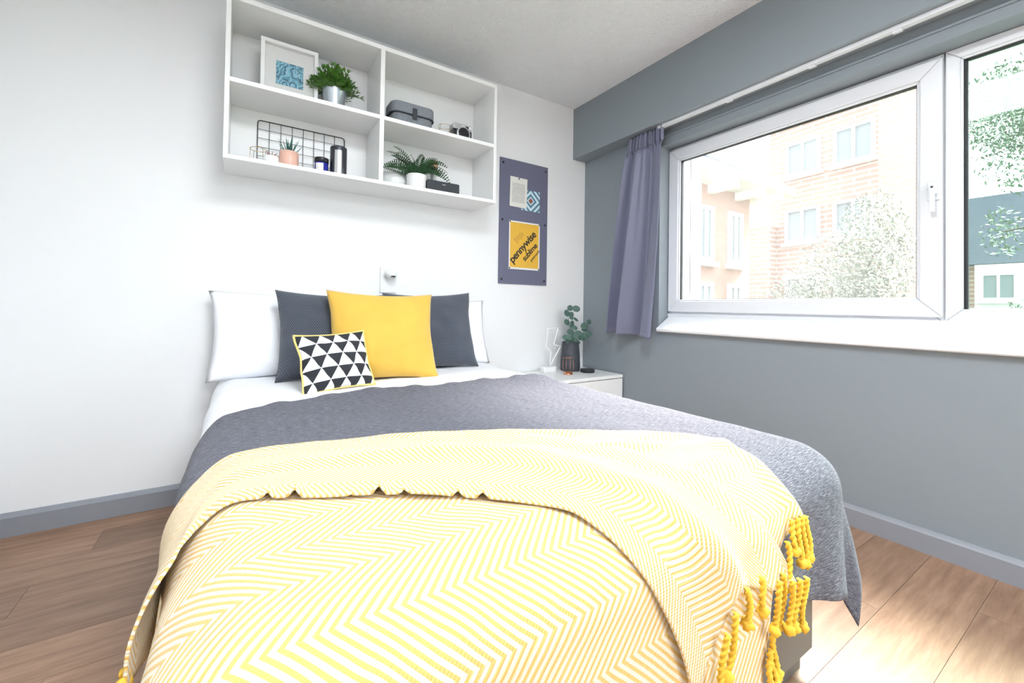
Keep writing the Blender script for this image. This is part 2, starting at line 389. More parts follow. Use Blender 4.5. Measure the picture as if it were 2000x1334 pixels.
# fixed light
FY = -1.947
mitred(FY, WYE+.002, WZ0-.012, WZ1+.012, .040, WX-.002, WX+.075, 'frame_member', M['upvc'])
mitred(FY-.038, WYE+.040, WZ0+.026, WZ1-.026, .010, WX+.004, WX+.03, 'glazing_bead', M['upvc'])
mitred(FY-.048, WYE+.050, WZ0+.0285, WZ1-.0325, .011, WX+.010, WX+.03, 'gasket', M['rubber'])
wpart(MB().box(WX+.016, WX+.022, WYE+.055, FY-.052, WZ0+.035, WZ1-.038), 'pane', M['glassB'], label='green tinted glass pane')
wpart(MB().box(WX-.020, WX-.012, -1.936, -1.900, 1.350, 1.425), 'handle_plate', M['upvc'], bevel=.003)
hd = wpart(MB().box(WX-.040, WX-.020, -1.930, -1.905, 1.372, 1.410).box(WX-.046, WX-.034, -1.926, -1.909, 1.300, 1.395), 'handle', M['upvc'], bevel=.004)
lk = MB(); lk.tube([(WX-.041, -1.905, 1.392), (WX-.0405, -1.905, 1.392)], .001, 6); lk.sphere((WX-.041, -1.9175, 1.400), .004, 8, 6)
wpart(lk, 'lock', M['black'])
sl = MB().prism([(WX+.03, .866), (WX-.002, .8605), (-.024, .790), (-.031, .786), (-.033, .778), (-.031, .770), (-.024, .765), (WX+.03, .765)], 1, WYE, -.698)
so_ = wpart(sl, 'window_sill', M['sill'], label='white sloping window sill')
wpart(MB().box(WX-.006, WX+.03, WYE, WY1-.001, .858, .878), 'sill_upstand', M['upvc'])

# curtain rail under the beam + curtain
rail = thing('curtain_rail', 'white curtain track fixed under the grey beam', 'curtain rail', (-.08, -1.9, 2.0))
MB().box(-.014, .014, -1.15, 1.16, .004, .022).build('track', M['upvc'], rail, bevel=.002)
for gy in (-.45, .05, .34, .72): MB().box(-.008, .008, gy-.014, gy+.014, -.004, .004).build('glider', M['upvc'], rail)

def mk_curtain():
    nS, nZ = 150, 70; mb = MB(); v = []; f = []; uv = []
    for j in range(nZ+1):
        q = j/nZ; z = 2.018-(2.018-.735)*q             # 0 top .. 1 hem
        hdr = max(0, min(1, 1-(q-.065)/.03)) if q > .065 else 1
        yl = -.505+(-.505+.335)*0-(-.17)*(q**.8); yr = -.775+.065*q**1.2-.02*math.sin(PI*q)
        for i in range(nS+1):
            s = i/nS
            fold = math.sin(2*PI*(1.9*s**.85+.12*q)-.9)*(.020+.036*q**.7)+.008*math.sin(2*PI*6.3*s+2+1.5*q)*(1-.5*q)
            pleat = .014*math.sin(2*PI*9*s)*(1 if q < .065 else hdr)+.006*math.sin(2*PI*23*s+1)*hdr
            x = -.078+fold*(1-.75*hdr)+pleat*(.35+.65*hdr)
            y = yl+(yr-yl)*s + .012*math.sin(2*PI*2.6*s+1.2)*q
            zz = z-.012*s*q+.006*math.sin(2*PI*2.6*s)*q*q
            if q > .955: x += .004*math.sin((q-.955)/.045*PI)
            v.append((x, y, zz)); uv.append((s, q))
    for j in range(nZ):
        for i in range(nS):
            a = j*(nS+1)+i; f.append((a, a+1, a+nS+2, a+nS+1))
    mb.add(v, f, True); mb.uv = uv
    t = thing('curtain', 'short lilac grey satin curtain gathered beside the window', 'curtain', (-.078, -.55, .735))
    mb.v = [(x+.078, y+.55, z-.735) for x, y, z in mb.v]
    nh = int(nZ*.075)
    body = MB(); k = (nS+1)
    body.v = mb.v[nh*k:]; body.f = [tuple(i-nh*k for i in q) for q in f[nh*nS:]]; body.sm = [True]*len(body.f); body.uv = uv[nh*k:]
    head = MB(); head.v = mb.v[:(nh+1)*k]; head.f = f[:nh*nS]; head.sm = [True]*len(head.f); head.uv = uv[:(nh+1)*k]
    for nm, b in (('drop', body), ('pleated_heading', head)):
        o = b.build(nm, M['curtain'], t); s = o.modifiers.new('s', 'SOLIDIFY'); s.thickness = .002
mk_curtain()

# ------------------------------------------------------------------ wall shelf
SX0, SX1, SY, SZ0, SZ1 = -2.2806, -.9546, -.274, 1.514, 2.217
sh = thing('wall_shelf', 'white open wall shelf with four compartments above the bed', 'shelf', (SX0, 0, SZ0))
def spart(name, x0, x1, y0, y1, z0, z1): MB().box(x0-SX0, x1-SX0, y0, y1, z0-SZ0, z1-SZ0).build(name, M['white'], sh, bevel=.0012)
th = .018
spart('side_panel', SX0, SX0+th, SY, -.001, SZ0+th, SZ1-.022); spart('side_panel', SX1-th, SX1, SY, -.001, SZ0+th, SZ1-.022)
spart('bottom_panel', SX0, SX1, SY, -.001, SZ0, SZ0+th); spart('top_panel', SX0, SX1, SY, -.001, SZ1-.022, SZ1)
spart('divider', -1.636, -1.614, SY, -.001, SZ0+th, SZ1-.022)
spart('shelf_board', SX0+th, -1.636, SY, -.001, 1.842, 1.862); spart('shelf_board', -1.614, SX1-th, SY, -.001, 1.842, 1.862)
spart('back_panel', SX0+th, -1.636, -.006, -.001, SZ0+th, 1.842); spart('back_panel', SX0+th, -1.636, -.006, -.001, 1.862, SZ1-.022)
spart('back_panel', -1.614, SX1-th, -.006, -.001, SZ0+th, 1.842); spart('back_panel', -1.614, SX1-th, -.006, -.001, 1.862, SZ1-.022)
Z1, Z2 = SZ0+th, 1.862

# picture frame leaning on the back panel
pf = thing('picture_frame', 'white box frame with a blue leafy print', 'picture frame', (-2.028, -.135, Z2)); pf.rotation_euler = (-.05, 0, 0)
fwid, fh, bw, fd = .122, .285, .017, .040
for a, b, c, d in ((-fwid, fwid, 0, bw), (-fwid, fwid, fh-bw, fh), (-fwid, -fwid+bw, bw, fh-bw), (fwid-bw, fwid, bw, fh-bw)):
    MB().box(a, b, -fd/2, fd/2, c, d).build('moulding', M['white'], pf, bevel=.001)
MB().box(-fwid+bw, fwid-bw, .004, .012, bw, fh-bw).build('mount', M['paper'], pf)
MB().box(-.058, .058, .001, .004, .088, .200).build('print', M['art'], pf)['label'] = 'blue and teal leaf print'
MB().box(-fwid+bw, fwid-bw, -.012, -.0105, bw, fh-bw).build('pane', M['clear'], pf)

# leafy plant in zinc bucket
def leaf(mb, p, d, n, L, W, curl=.1):
    d = Vector(d).normalized(); n = Vector(n); s = d.cross(n); s = s.normalized() if s.length > 1e-6 else Vector((1, 0, 0)); n = s.cross(d)
    p = Vector(p); pts = [p, p+d*L*.35+s*W+n*L*curl*.3, p+d*L*.35-s*W+n*L*curl*.3, p+d*L*.7+s*W*.75, p+d*L*.7-s*W*.75, p+d*L-n*L*curl]
    mb.add(pts, [(0, 2, 1), (1, 2, 4, 3), (3, 4, 5)], True)
bp = thing('potted_plant', 'bushy green leafy plant in a zinc bucket', 'plant', (-1.833, -.16, Z2))
MB().lathe([(.044, 0), (.047, .02), (.0475, .024), (.056, .100), (.0595, .106), (.0595, .111), (.055, .111), (.053, .098)], n=32, cap1=False).build('bucket', M['zinc'], bp)
MB().lathe([(.053, .096), (.02, .100)], n=20, cap0=False).build('soil', M['soil'], bp)
lf = MB(); st = MB(); R1 = random.Random(3)
for i in range(150):
    az = R1.uniform(0, 2*PI); el = R1.uniform(.12, 1.5); L = R1.uniform(.065, .095)+(.045*R1.random() if el > .7 else 0)
    d = Vector((math.cos(az)*math.cos(el), math.sin(az)*math.cos(el)*.85, math.sin(el))); p0 = Vector((d.x*.03, d.y*.03, .098)); pts = []
    for k in range(6):
        q = k/5; p = p0+d*L*q+Vector((0, 0, -.018*q*q*math.cos(el))); pts.append(p)
    st.tube(pts, .0008, 4)
    for k in range(2, 6):
        for sg in (-1, 1):
            sd_ = d.cross(Vector((0, 0, 1))).normalized()*sg
            leaf(lf, pts[k], d*1.0+sd_*.75+Vector((0, 0, R1.uniform(-.2, .3))), Vector((0, 0, 1)), R1.uniform(.024, .032), .0046)
    leaf(lf, pts[-1], d, Vector((0, 0, 1)), .026, .0036)
tag(lf.build('foliage', M['leafG'], bp), kind='stuff'); tag(st.build('stems', M['stem'], bp), kind='stuff')

# black wire grid
gr = thing('wire_grid', 'black wire grid panel leaning at the back of the shelf', 'wire grid', (-1.9525, -.028, Z1)); gr.rotation_euler = (-.06, 0, 0)
gw, gh = .200, .268
MB().tube([(-gw, 0, .003), (-gw, 0, gh-.012), (-gw+.0035, 0, gh-.0035), (-gw+.012, 0, gh), (gw-.012, 0, gh), (gw-.0035, 0, gh-.0035), (gw, 0, gh-.012), (gw, 0, .003)], .0024, 8, closed=True).build('outer_wire', M['black'], gr)
for k in range(1, 8): MB().tube([(-gw+k*.05, .001, .003), (-gw+k*.05, .001, gh)], .0014, 6).build('upright_wire', M['black'], gr)
for k in range(1, 6): MB().tube([(-gw, -.001, gh-k*.0445), (gw, -.001, gh-k*.0445)], .0012, 6).build('cross_wire', M['black'], gr)

def ring(c, r, wire, n=28): return [(c[0]+r*math.cos(2*PI*i/n), c[1]+r*math.sin(2*PI*i/n), c[2]) for i in range(n)]
def wire_holder(loc, r, h, label, mat, disc=False):
    t = thing('tealight_holder', label, 'candle holder', loc)
    MB().tube(ring((0, 0, h), r, 0), .0012, 6, closed=True).build('top_ring', mat, t)
    MB().tube(ring((0, 0, .002), r*.72, 0), .0012, 6, closed=True).build('base_ring', mat, t)
    for k in range(4):
        a = k*PI/2+.5; c, s = math.cos(a), math.sin(a)
        MB().tube([(r*.72*c, r*.72*s, .002), (r*1.18*c, r*1.18*s, h*.42), (r*c, r*s, h)], .0011, 6).build('wire', mat, t)
    if disc: MB().lathe([(r*.95, 0), (r*.95, .006), (r*.80, .008), (r*.82, .018), (r*.70, .018), (r*.68, .010)], n=24).build('cup', mat, t)
    return t
wire_holder((-2.150, -.105, Z1), .034, .094, 'thin gold wire tealight holder behind the tiny white pot', M['gold'])
# tiny pink succulent
cp = thing('potted_succulent', 'tiny pinkish cactus in a small white pot', 'plant', (-2.099, -.175, Z1))
MB().lathe([(.026, 0), (.034, .012), (.036, .030), (.033, .048), (.029, .050), (.028, .042)], n=24, cap1=False).build('pot', M['whitegloss'], cp)
MB().lathe([(.0285, .041), (.01, .045)], n=16, cap0=False).build('soil', M['soil'], cp)
for k in range(15):
    a = k*2.4; q = (k % 5)/5; d = Vector((math.cos(a)*(1-.5*q), math.sin(a)*(1-.5*q), .5+q)).normalized(); p = Vector((d.x*.012, d.y*.012, .044))
    MB().tube([p, p+d*.012, p+d*(.026+.006*q)], .0045, 6, r_end=.001).build('leaf', M['leafP'], cp)
# aloe in peach pot
al = thing('potted_aloe', 'spiky blue-green aloe in a peach pot', 'plant', (-2.028, -.185, Z1))
MB().lathe([(.038, 0), (.041, .004), (.041, .080), (.038, .082), (.037, .070)], n=32, cap1=False).build('pot', M['peach'], al)
MB().lathe([(.037, .070), (.01, .074)], n=16, cap0=False).build('soil', M['soil'], al)
R2 = random.Random(5)
for k in range(15):
    a = k*2.399; q = k/15; el = .75+.75*q; d = Vector((math.cos(a)*math.cos(el), math.sin(a)*math.cos(el), math.sin(el))); s = d.cross(Vector((0, 0, 1))).normalized(); L = R2.uniform(.058, .078)
    p0 = Vector((d.x*.012, d.y*.012, .068)); mb = MB(); v = []; f = []
    for j in range(6):
        u = j/5; wd = .0072*(1-u)**.7*(1 if u else .8); p = p0+d*L*u+Vector((0, 0, .012*u*u)); up_ = s.cross(d)
        v += [p+s*wd, p-up_*wd*.6, p-s*wd, p+up_*wd*.25]
    for j in range(5):
        for i in range(4): f.append((j*4+i, j*4+(i+1) % 4, j*4+4+(i+1) % 4, j*4+4+i))
    mb.add(v, f, True).build('leaf', M['leafA'], al)
# jar and can
jr = thing('jar', 'small cobalt blue jar with a black lid and white label', 'jar', (-1.888, -.185, Z1))
MB().lathe([(.028, 0), (.031, .004), (.031, .056), (.027, .060)], n=28).build('body', M['blue'], jr)
MB().lathe([(.0325, .058), (.0325, .079), (.031, .081)], n=28).build('lid', M['black'], jr)
lb = MB(); v = []
for i in range(11):
    t_ = PI+.55+1.15*i/10; v += [(.0314*math.cos(t_), .0314*math.sin(t_), .008), (.0314*math.cos(t_), .0314*math.sin(t_), .052)]
lb.add(v, [(2*i, 2*i+2, 2*i+3, 2*i+1) for i in range(10)], True).build('label', M['label'], jr)
cn = thing('canister', 'tall dark metal candle tin with a pale label', 'canister', (-1.811, -.185, Z1))
MB().lathe([(.038, 0), (.039, .003), (.039, .146), (.038, .149), (.036, .149), (.036, .13)], n=32, cap1=False).build('body', M['gun'], cn)
MB().lathe([(.036, .128), (.005, .129)], n=24, cap0=False).build('wax', M['label'], cn)
lb = MB(); v = []
for i in range(9):
    t_ = PI+.95+.85*i/8; v += [(.0394*math.cos(t_), .0394*math.sin(t_), .012), (.0394*math.cos(t_), .0394*math.sin(t_), .128)]
lb.add(v, [(2*i, 2*i+2, 2*i+3, 2*i+1) for i in range(8)], True).build('label', M['silver'], cn)

# felt box
fb = thing('storage_box', 'grey felt storage box with lid and dark strap', 'box', (-1.445, -.165, Z2))
MB().rbox(-.112, .112, -.072, .072, 0, .070, .04, 2, 8).build('body', M['felt'], fb)
ld = MB(); ld.rbox(-.120, .120, -.080, .080, .060, .118, .045, 2, 8); ld.build('lid', M['felt'], fb, bevel=.006)
MB().rbox(-.1215, .1215, -.0815, .0815, .056, .061, .046, 2, 8).build('lid_trim', M['strap'], fb)
MB().box(-.012, .012, -.086, -.079, .035, .092).build('strap', M['strap'], fb, bevel=.001)
wire_holder((-1.242, -.175, Z2), .038, .072, 'thin gold wire tealight holder beside the camera', M['gold'])
# instant camera
cm = thing('instant_camera', 'silver and black instant camera on the upper shelf', 'camera', (-1.146, -.185, Z2))
MB().rbox(-.060, .060, -.026, .026, 0, .066, .008, 1).build('body', M['black'], cm, bevel=.003)
tp = MB().rbox(-.060, .060, -.028, .028, .062, .097, .010, 1).build('top_housing', M['silver'], cm, bevel=.003)
MB().box(.018, .034, -.031, -.028, .074, .086).build('viewfinder', M['lens'], tp); MB().box(-.010, .010, -.031, -.028, .076, .086).build('flash', M['label'], tp)
MB().box(.040, .054, -.031, -.028, .072, .088).build('flash', M['label'], tp)
def ylathe(prof, c, n=28):
    m = MB().lathe(prof, n=n); m.v = [(c[0]+x, c[1]-z, c[2]+y) for x, y, z in m.v]; return m
ln = ylathe([(.0425, .0), (.0425, .014), (.039, .017), (.033, .017)], (0, -.026, .036)).build('lens_ring', M['silver'], cm)
ylathe([(.034, .008), (.034, .018), (.028, .021), (.020, .021)], (0, -.026, .036)).build('lens', M['lens'], ln)

# fern, bowl, ornament, speaker
bo = thing('bowl', 'low white bowl behind the fern', 'bowl', (-1.506, -.10, Z1))
MB().lathe([(.050, 0), (.066, .01), (.072, .05), (.072, .093), (.069, .093), (.068, .05), (.05, .012)], n=36, cap1=False).build('bowl_body', M['white'], bo)
fp = thing('potted_fern', 'dark green fern arching from a white pot', 'plant', (-1.412, -.195, Z1))
MB().lathe([(.048, 0), (.052, .004), (.053, .072), (.055, .076), (.055, .082), (.051, .082), (.050, .070)], n=32, cap1=False).build('pot', M['whitegloss'], fp)
MB().lathe([(.050, .070), (.01, .074)], n=16, cap0=False).build('soil', M['soil'], fp)
def frond(az, el, L, droop, R, wd=.020):
    mb = MB(); d0 = Vector((math.cos(az), math.sin(az)*.75, 0)); pts = []
    N = 17; p = Vector((d0.x*.015, d0.y*.015, .072)); e = el
    for k in range(N+1):
        pts.append(p.copy()); dd = d0*math.cos(e)+Vector((0, 0, math.sin(e))); p = p+dd*L/N; e -= droop/N
    mb.tube(pts, .0012, 4, r_end=.0005); tw = R.choice((-1, 1))*R.uniform(.5, 1.2)
    for k in range(3, N+1):
        t = (pts[k]-pts[k-1]).normalized(); s = t.cross(Vector((0, 0, 1))).normalized() if abs(t.z) < .99 else Vector((1, 0, 0)); q = k/N
        n = s.cross(t); ro = tw; s, n = s*math.cos(ro)+n*math.sin(ro), n*math.cos(ro)-s*math.sin(ro); wl = wd*(math.sin(PI*min(1, q*.85+.12))**.7)
        for sg in (-1, 1): leaf(mb, pts[k], s*sg+t*.18+n*.12, n, wl*1.2, .0040, .1)
    return mb.build('frond', M['leafF'], fp)
R3 = random.Random(11)
for az, el, L, dr in ((PI*.98, .75, .20, 1.35), (PI*1.05, 1.2, .17, 1.3), (PI*.9, 1.45, .17, 1.5), (0.05, 1.1, .24, 2.4), (-.3, 1.25, .20, 2.1), (.35, 1.3, .20, 2.2), (PI*1.3, 1.05, .15, 1.9), (PI*1.6, 1.1, .14, 1.8),
                      (PI*.6, 1.2, .16, 1.4), (PI*.4, 1.3, .17, 1.6), (PI*1.85, 1.4, .18, 1.7), (PI*1.15, .55, .17, .9), (PI*1.5, 1.45, .19, 2.0), (PI*.1, 1.5, .20, 1.4), (PI*1.2, 1.4, .20, 1.9), (PI*1.75, .9, .14, 1.8), (PI, 1.35, .20, 1.5), (PI*.8, 1.1, .20, 1.6), (PI*1.1, 1.5, .20, 1.5), (0.0, 1.45, .22, 2.0), (PI*1.4, 1.2, .18, 2.0), (PI*1.65, 1.3, .19, 2.0), (PI*.2, 1.2, .22, 2.3), (PI*1.02, .35, .17, .5), (PI*.5, 1.45, .21, 1.2)):
    frond(az, el, L, dr, R3)
for k in range(9): frond(R3.uniform(0, 2*PI), R3.uniform(1.15, 1.5), R3.uniform(.13, .19), R3.uniform(1.3, 2.2), R3)
og = thing('ornament', 'copper cup on a slim white stem beside the fern', 'ornament', (-1.285, -.12, Z1))
MB().lathe([(.026, 0), (.026, .006), (.014, .012), (.013, .10), (.019, .12), (.019, .148), (.013, .156)], n=24).build('stem', M['whitegloss'], og)
MB().lathe([(.016, .155), (.025, .168), (.028, .206), (.027, .207), (.024, .172)], n=24, cap1=False).build('cup', M['copper'], og)
sp = thing('speaker', 'small flat black speaker on the lower shelf', 'speaker', (-1.268, -.215, Z1))
MB().rbox(-.096, .096, -.022, .022, 0, .064, .008, 1).build('body', M['black'], sp, bevel=.003)
MB().rbox(-.092, .092, -.0235, -.022, .004, .060, .006, 1).build('grille', M['strap'], sp)
MB().box(-.010, .010, -.0245, -.0235, .044, .048).build('badge', M['silver'], sp)

# ------------------------------------------------------------------ noticeboard
nb = thing('noticeboard', 'lilac grey pinboard screwed to the white wall', 'noticeboard', (-.5665, 0, 1.061))
MB().box(-.2005, .2005, -.010, 0, 0, .848).build('panel', M['board'], nb, bevel=.001)
for x in (-.178, .178):
    for z in (.03, .43, .815): ylathe([(.008, 0), (.008, .002), (.005, .004)], (x, -.010, z), 12).build('screw', M['black'], nb)
def pin(parent, x, z): ylathe([(.005, 0), (.005, .004), (.003, .006)], (x, 0, z), 10).build('pin', M['black'], parent)
bk = thing('book_page', 'printed book page pinned to the noticeboard', 'paper', (-.620, -.0135, 1.690)); bk.rotation_euler = (0, .02, 0)
MB().box(-.070, .070, -.0006, .0006, -.102, .102).build('sheet', M['page'], bk); pin(bk, 0, .094)
cdn = thing('postcard', 'blue and white maze patterned card pinned to the noticeboard', 'card', (-.516, -.0115, 1.646))
MB().box(-.078, .078, -.0006, .0006, -.072, .072).build('sheet', M['card'], cdn)
ps = thing('poster', 'mustard yellow poster with diagonal black lettering', 'poster', (-.5625, -.0115, 1.3275))
MB().box(-.1285, .1285, -.0005, .0005, -.165, .165).build('sheet', M['paper'], ps)
MB().box(-.119, .119, -.0010, -.0005, -.152, .155).build('printed_panel', M['poster'], ps)
def text(body, size, x, z, rot, mat, parent, sx=1):
    c = bpy.data.curves.new('t', 'FONT'); c.body = body; c.size = size; c.extrude = .0002; c.space_character = .93; c.offset = size*.022
    o = bpy.data.objects.new('t', c); COL.objects.link(o); dg = bpy.context.evaluated_depsgraph_get(); me = bpy.data.meshes.new_from_object(o.evaluated_get(dg)); bpy.data.objects.remove(o)
    me.materials.clear(); me.materials.append(mat); r = bpy.data.objects.new('lettering', me); COL.objects.link(r); r.parent = parent
    r.rotation_euler = (Matrix.Rotation(-rot, 4, 'Y') @ Matrix.Rotation(PI/2, 4, 'X')).to_euler(); r.location = (x, -.0014, z); r.scale = (sx, 1, 1); return r
rot = math.radians(47)
text('pennywise', .0735, -.096, -.128, rot, M['ink'], ps)
text('sublime', .0555, .004, -.108, rot, M['ink'], ps)
text('guttermouth', .0225, .058, -.105, rot, M['ink'], ps)
for k in range(6): MB().box(-.0235+.006*(k % 3), .0235-.004*(k % 2), -.0012, -.0010, -.0018, .0018).build('small_print', M['redink'], ps)
for k, o in enumerate([c for c in ps.children if c.name.startswith('small_print')]): o.location = (-.075+.0115*k, 0, .028+.010*k); o.rotation_euler = (0, -rot-PI/2, 0)
for x, z in ((-.122, .158), (.122, .158), (-.122, -.158), (.122, -.158)): pin(ps, x, z)

# wall reading lamp
wl = thing('wall_lamp', 'small white reading lamp on the wall above the pillows', 'lamp', (-1.499, 0, 1.047))
MB().rbox(-.047, .047, -.012, 0, -.072, .073, .006, 1).build('wall_plate', M['lampw'], wl, bevel=.002)
hdm = MB().sphere((.004, -.046, .036), .033, 20, 14).build('lamp_head', M['lampw'], wl)
hm = MB().lathe([(.013, -.004), (.013, .004)], n=16); hm.v = [(x+.008, y*.5-.070, z*1.0+.018) for x, y, z in hm.v]; hm.build('socket', M['black'], hdm)
MB().tube([(.0, -.010, .036), (.0, -.03, .036)], .012, 12).build('joint', M['lampw'], wl)

# ------------------------------------------------------------------ nightstand and its things
ns = thing('nightstand', 'white bedside cabinet with drawers in the corner', 'nightstand', (-.315, -.206, 0))
NW = .305
MB().box(-NW, NW, -.206, .196, .436, .457).build('top', M['white'], ns, bevel=.0015)
MB().box(-NW+.002, NW-.002, -.186, .196, 0, .433).build('body', M['white'], ns)
for z0, z1 in ((.225, .431), (.015, .221)): MB().box(-NW+.002, NW-.002, -.205, -.187, z0, z1).build('drawer', M['white'], ns, bevel=.0015)
NZ = .457
va = thing('vase', 'charcoal stoneware vase on the bedside cabinet', 'vase', (-.215, -.105, NZ))
MB().lathe([(.066, 0), (.069, .004), (.070, .05), (.066, .12), (.059, .205), (.055, .206), (.054, .19), (.05, .1)], n=36, cap1=False).build('vase_body', M['vase'], va)
eu = thing('eucalyptus', 'blue-green eucalyptus stems standing in the charcoal vase', 'plant', (-.215, -.105, NZ+.19))
R4 = random.Random(9)
stems = [[(0, 0, -.15), (-.01, -.005, .05), (-.025, -.01, .15), (-.045, -.012, .255)], [(0, 0, -.15), (.005, -.01, .06), (.01, -.01, .14), (.015, -.012, .245)],
         [(0, 0, -.15), (.02, 0, .02), (.07, -.02, .07), (.125, -.035, .145)], [(0, 0, -.15), (-.02, -.01, .015), (-.055, -.02, .04), (-.09, -.025, .055)], [(0, 0, -.15), (.03, -.01, .01), (.085, -.03, .045), (.12, -.035, .07)]]
def roundleaf(p, n, r, parent, mat):
    n = Vector(n).normalized(); a = n.cross(Vector((.3, .2, 1))).normalized(); b = n.cross(a); p = Vector(p); mb = MB()
    v = [p+n*r*.15]+[p+a*r*math.cos(2*PI*k/10)+b*r*.82*math.sin(2*PI*k/10) for k in range(10)]
    mb.add(v, [(0, 1+k, 1+(k+1) % 10) for k in range(10)], True); return mb.build('leaf', mat, parent)
for i, s_ in enumerate(stems):
    MB().tube([Vector(p) for p in s_], .0018, 6, r_end=.001).build('stem', M['stem'], eu)
    a = [Vector(p) for p in s_[1:]]
    for k in range(7 if i != 3 else 5):
        q = k/6*(len(a)-1); j = min(int(q), len(a)-2); p = a[j].lerp(a[j+1], q-j)
        sd_ = Vector(((-1)**k*.9+R4.uniform(-.3, .3), -.4+R4.uniform(-.4, .4), R4.uniform(-.2, .5))).normalized()
        roundleaf(p+sd_*.021, Vector((R4.uniform(-.5, .3), -1, R4.uniform(-.1, .9))), R4.uniform(.022, .031), eu, M['leafE'])
bl = thing('bolt_lamp', 'white lightning bolt neon lamp on a white base', 'lamp', (-.395, -.085, NZ))
MB().rbox(-.055, .055, -.025, .025, 0, .036, .01, 2).build('base', M['whitegloss'], bl, bevel=.003)
bpts = [(-.010, .300), (.082, .307), (.045, .190), (.105, .172), (.010, .036), (.022, .140), (-.022, .176)]
dense = []
for i in range(7):
    p, q = bpts[i], bpts[(i+1) % 7]
    for k in range(6): u = k/6; dense.append((p[0]+(q[0]-p[0])*u, 0, p[1]+(q[1]-p[1])*u))
MB().tube(dense, .004, 8, closed=True).build('neon_tube', M['tube'], bl)
MB().sphere((-.005, -.022, .037), .006, 8, 6, .3).build('socket', M['silver'], bl)
wire_holder((-.345, -.235, NZ), .034, .112, 'copper wire tealight holder on the bedside cabinet', M['copper'], True)
tn = thing('tin', 'small flat black tin beside the vase', 'tin', (-.160, -.225, NZ))
MB().lathe([(.047, 0), (.049, .003), (.049, .012)], n=32).build('base', M['black'], tn); MB().lathe([(.050, .010), (.050, .020), (.047, .022)], n=32).build('lid', M['black'], tn)

# ------------------------------------------------------------------ bed
XC = -1.615
bed = thing('bed', 'double bed with charcoal divan base', 'bed', (XC, -.98, 0))
MB().box(-.645, .645, -.94, .95, .055, .29).build('base', M['basef'], bed, bevel=.004)
MB().box(-.625, .625, -.92, .93, .0, .055).build('plinth', M['basef'], bed)
MB().rbox(-.625, .655, -.950, .955, .29, .515, .07, 2).build('mattress', M['cotton'], bed, bevel=.03)
BW, YFT, BR = .70, 1.965, .09
def sstep(x, a, b): q = max(0, min(1, (x-a)/(b-a))); return q*q*(3-2*q)
def drape(a, b, off, flare=.06):
    """point of a cloth lying on the rounded bed block; a across, b from the head wall"""
    top = .568-.018*sstep(b, .55, 1.0)
    ca = max(-(BW-BR)+.012+.033*sstep(b, 1.2, 1.65), min(BW-BR, a)); cb = min(b, YFT-BR); da, db = a-ca, b-cb; d = math.hypot(da, db)
    nx, nb = (da/d, db/d) if d > 1e-9 else (0, 0); R = BR+off; flare = flare*(1-.9*max(0, -nx)); ph = min(d/R, PI/2); hang = max(0, d-R*PI/2)
    out = R*math.sin(ph)+hang*flare; z = top-BR+R*math.cos(ph)-hang
    if nx and nb and hang > 0: out += (.14 if nx > 0 else .04)*hang*abs(nx*nb)*(1+.35*math.sin(9*math.atan2(nb, abs(nx))))     # corner flare
    return Vector((XC+ca+nx*out, -(cb+nb*out), z))
def poly_at(P, q):
    """arc-length point on a polyline"""
    L = [0]
    for p, r in zip(P[:-1], P[1:]): L.append(L[-1]+math.hypot(r[0]-p[0], r[1]-p[1]))
    s = q*L[-1]
    for i in range(len(P)-1):
        if s <= L[i+1] or i == len(P)-2:
            u = (s-L[i])/(L[i+1]-L[i]+1e-12); return (P[i][0]+(P[i+1][0]-P[i][0])*u, P[i][1]+(P[i+1][1]-P[i][1])*u)
def smooth_poly(P, it=2):
    for _ in range(it):
        Q = [P[0]]
        for p, r in zip(P[:-1], P[1:]): Q += [(.75*p[0]+.25*r[0], .75*p[1]+.25*r[1]), (.25*p[0]+.75*r[0], .25*p[1]+.75*r[1])]
        P = Q+[P[-1]]
    return P
def patch(T, B, L, Rr, nu, nv):
    """Coons patch of four sheet-space polylines (T,B left to right; L,R top to bottom)"""
    T, B, L, Rr = [smooth_poly(p) for p in (T, B, L, Rr)]; out = []
    tp = [poly_at(T, i/nu) for i in range(nu+1)]; bt = [poly_at(B, i/nu) for i in range(nu+1)]; lf = [poly_at(L, j/nv) for j in range(nv+1)]; rg = [poly_at(Rr, j/nv) for j in range(nv+1)]
    for j in range(nv+1):
        t = j/nv
        for i in range(nu+1):
            s = i/nu; r = []
            for k in (0, 1):
                r.append((1-t)*tp[i][k]+t*bt[i][k]+(1-s)*lf[j][k]+s*rg[j][k]-((1-s)*(1-t)*tp[0][k]+s*(1-t)*tp[nu][k]+(1-s)*t*bt[0][k]+s*t*bt[nu][k]))
            out.append((r[0], r[1], s, t))
    return out
def cloth(name, pts, nu, nv, offf, mat, parent=None, uvf=None, flare=.06, thick=.004, disp=None):
    mb = MB(); v = []; uv = []
    for a, b, s, t in pts:
        p = drape(a, b, offf(a, b, s, t), flare)
        if disp: p = p+disp(a, b, s, t)
        v.append(p); uv.append(uvf(a, b, s, t) if uvf else (a, b))
    f = [(j*(nu+1)+i, j*(nu+1)+i+1, (j+1)*(nu+1)+i+1, (j+1)*(nu+1)+i) for j in range(nv) for i in range(nu)]
    mb.add(v, f, True); mb.uv = uv; o = mb.build(name, mat, parent)
    m = o.modifiers.new('s', 'SOLIDIFY'); m.thickness = thick; m.offset = 0; return o
nz = lambda a, b, sc, k=0: noise.noise(Vector((a*sc, b*sc, k)))
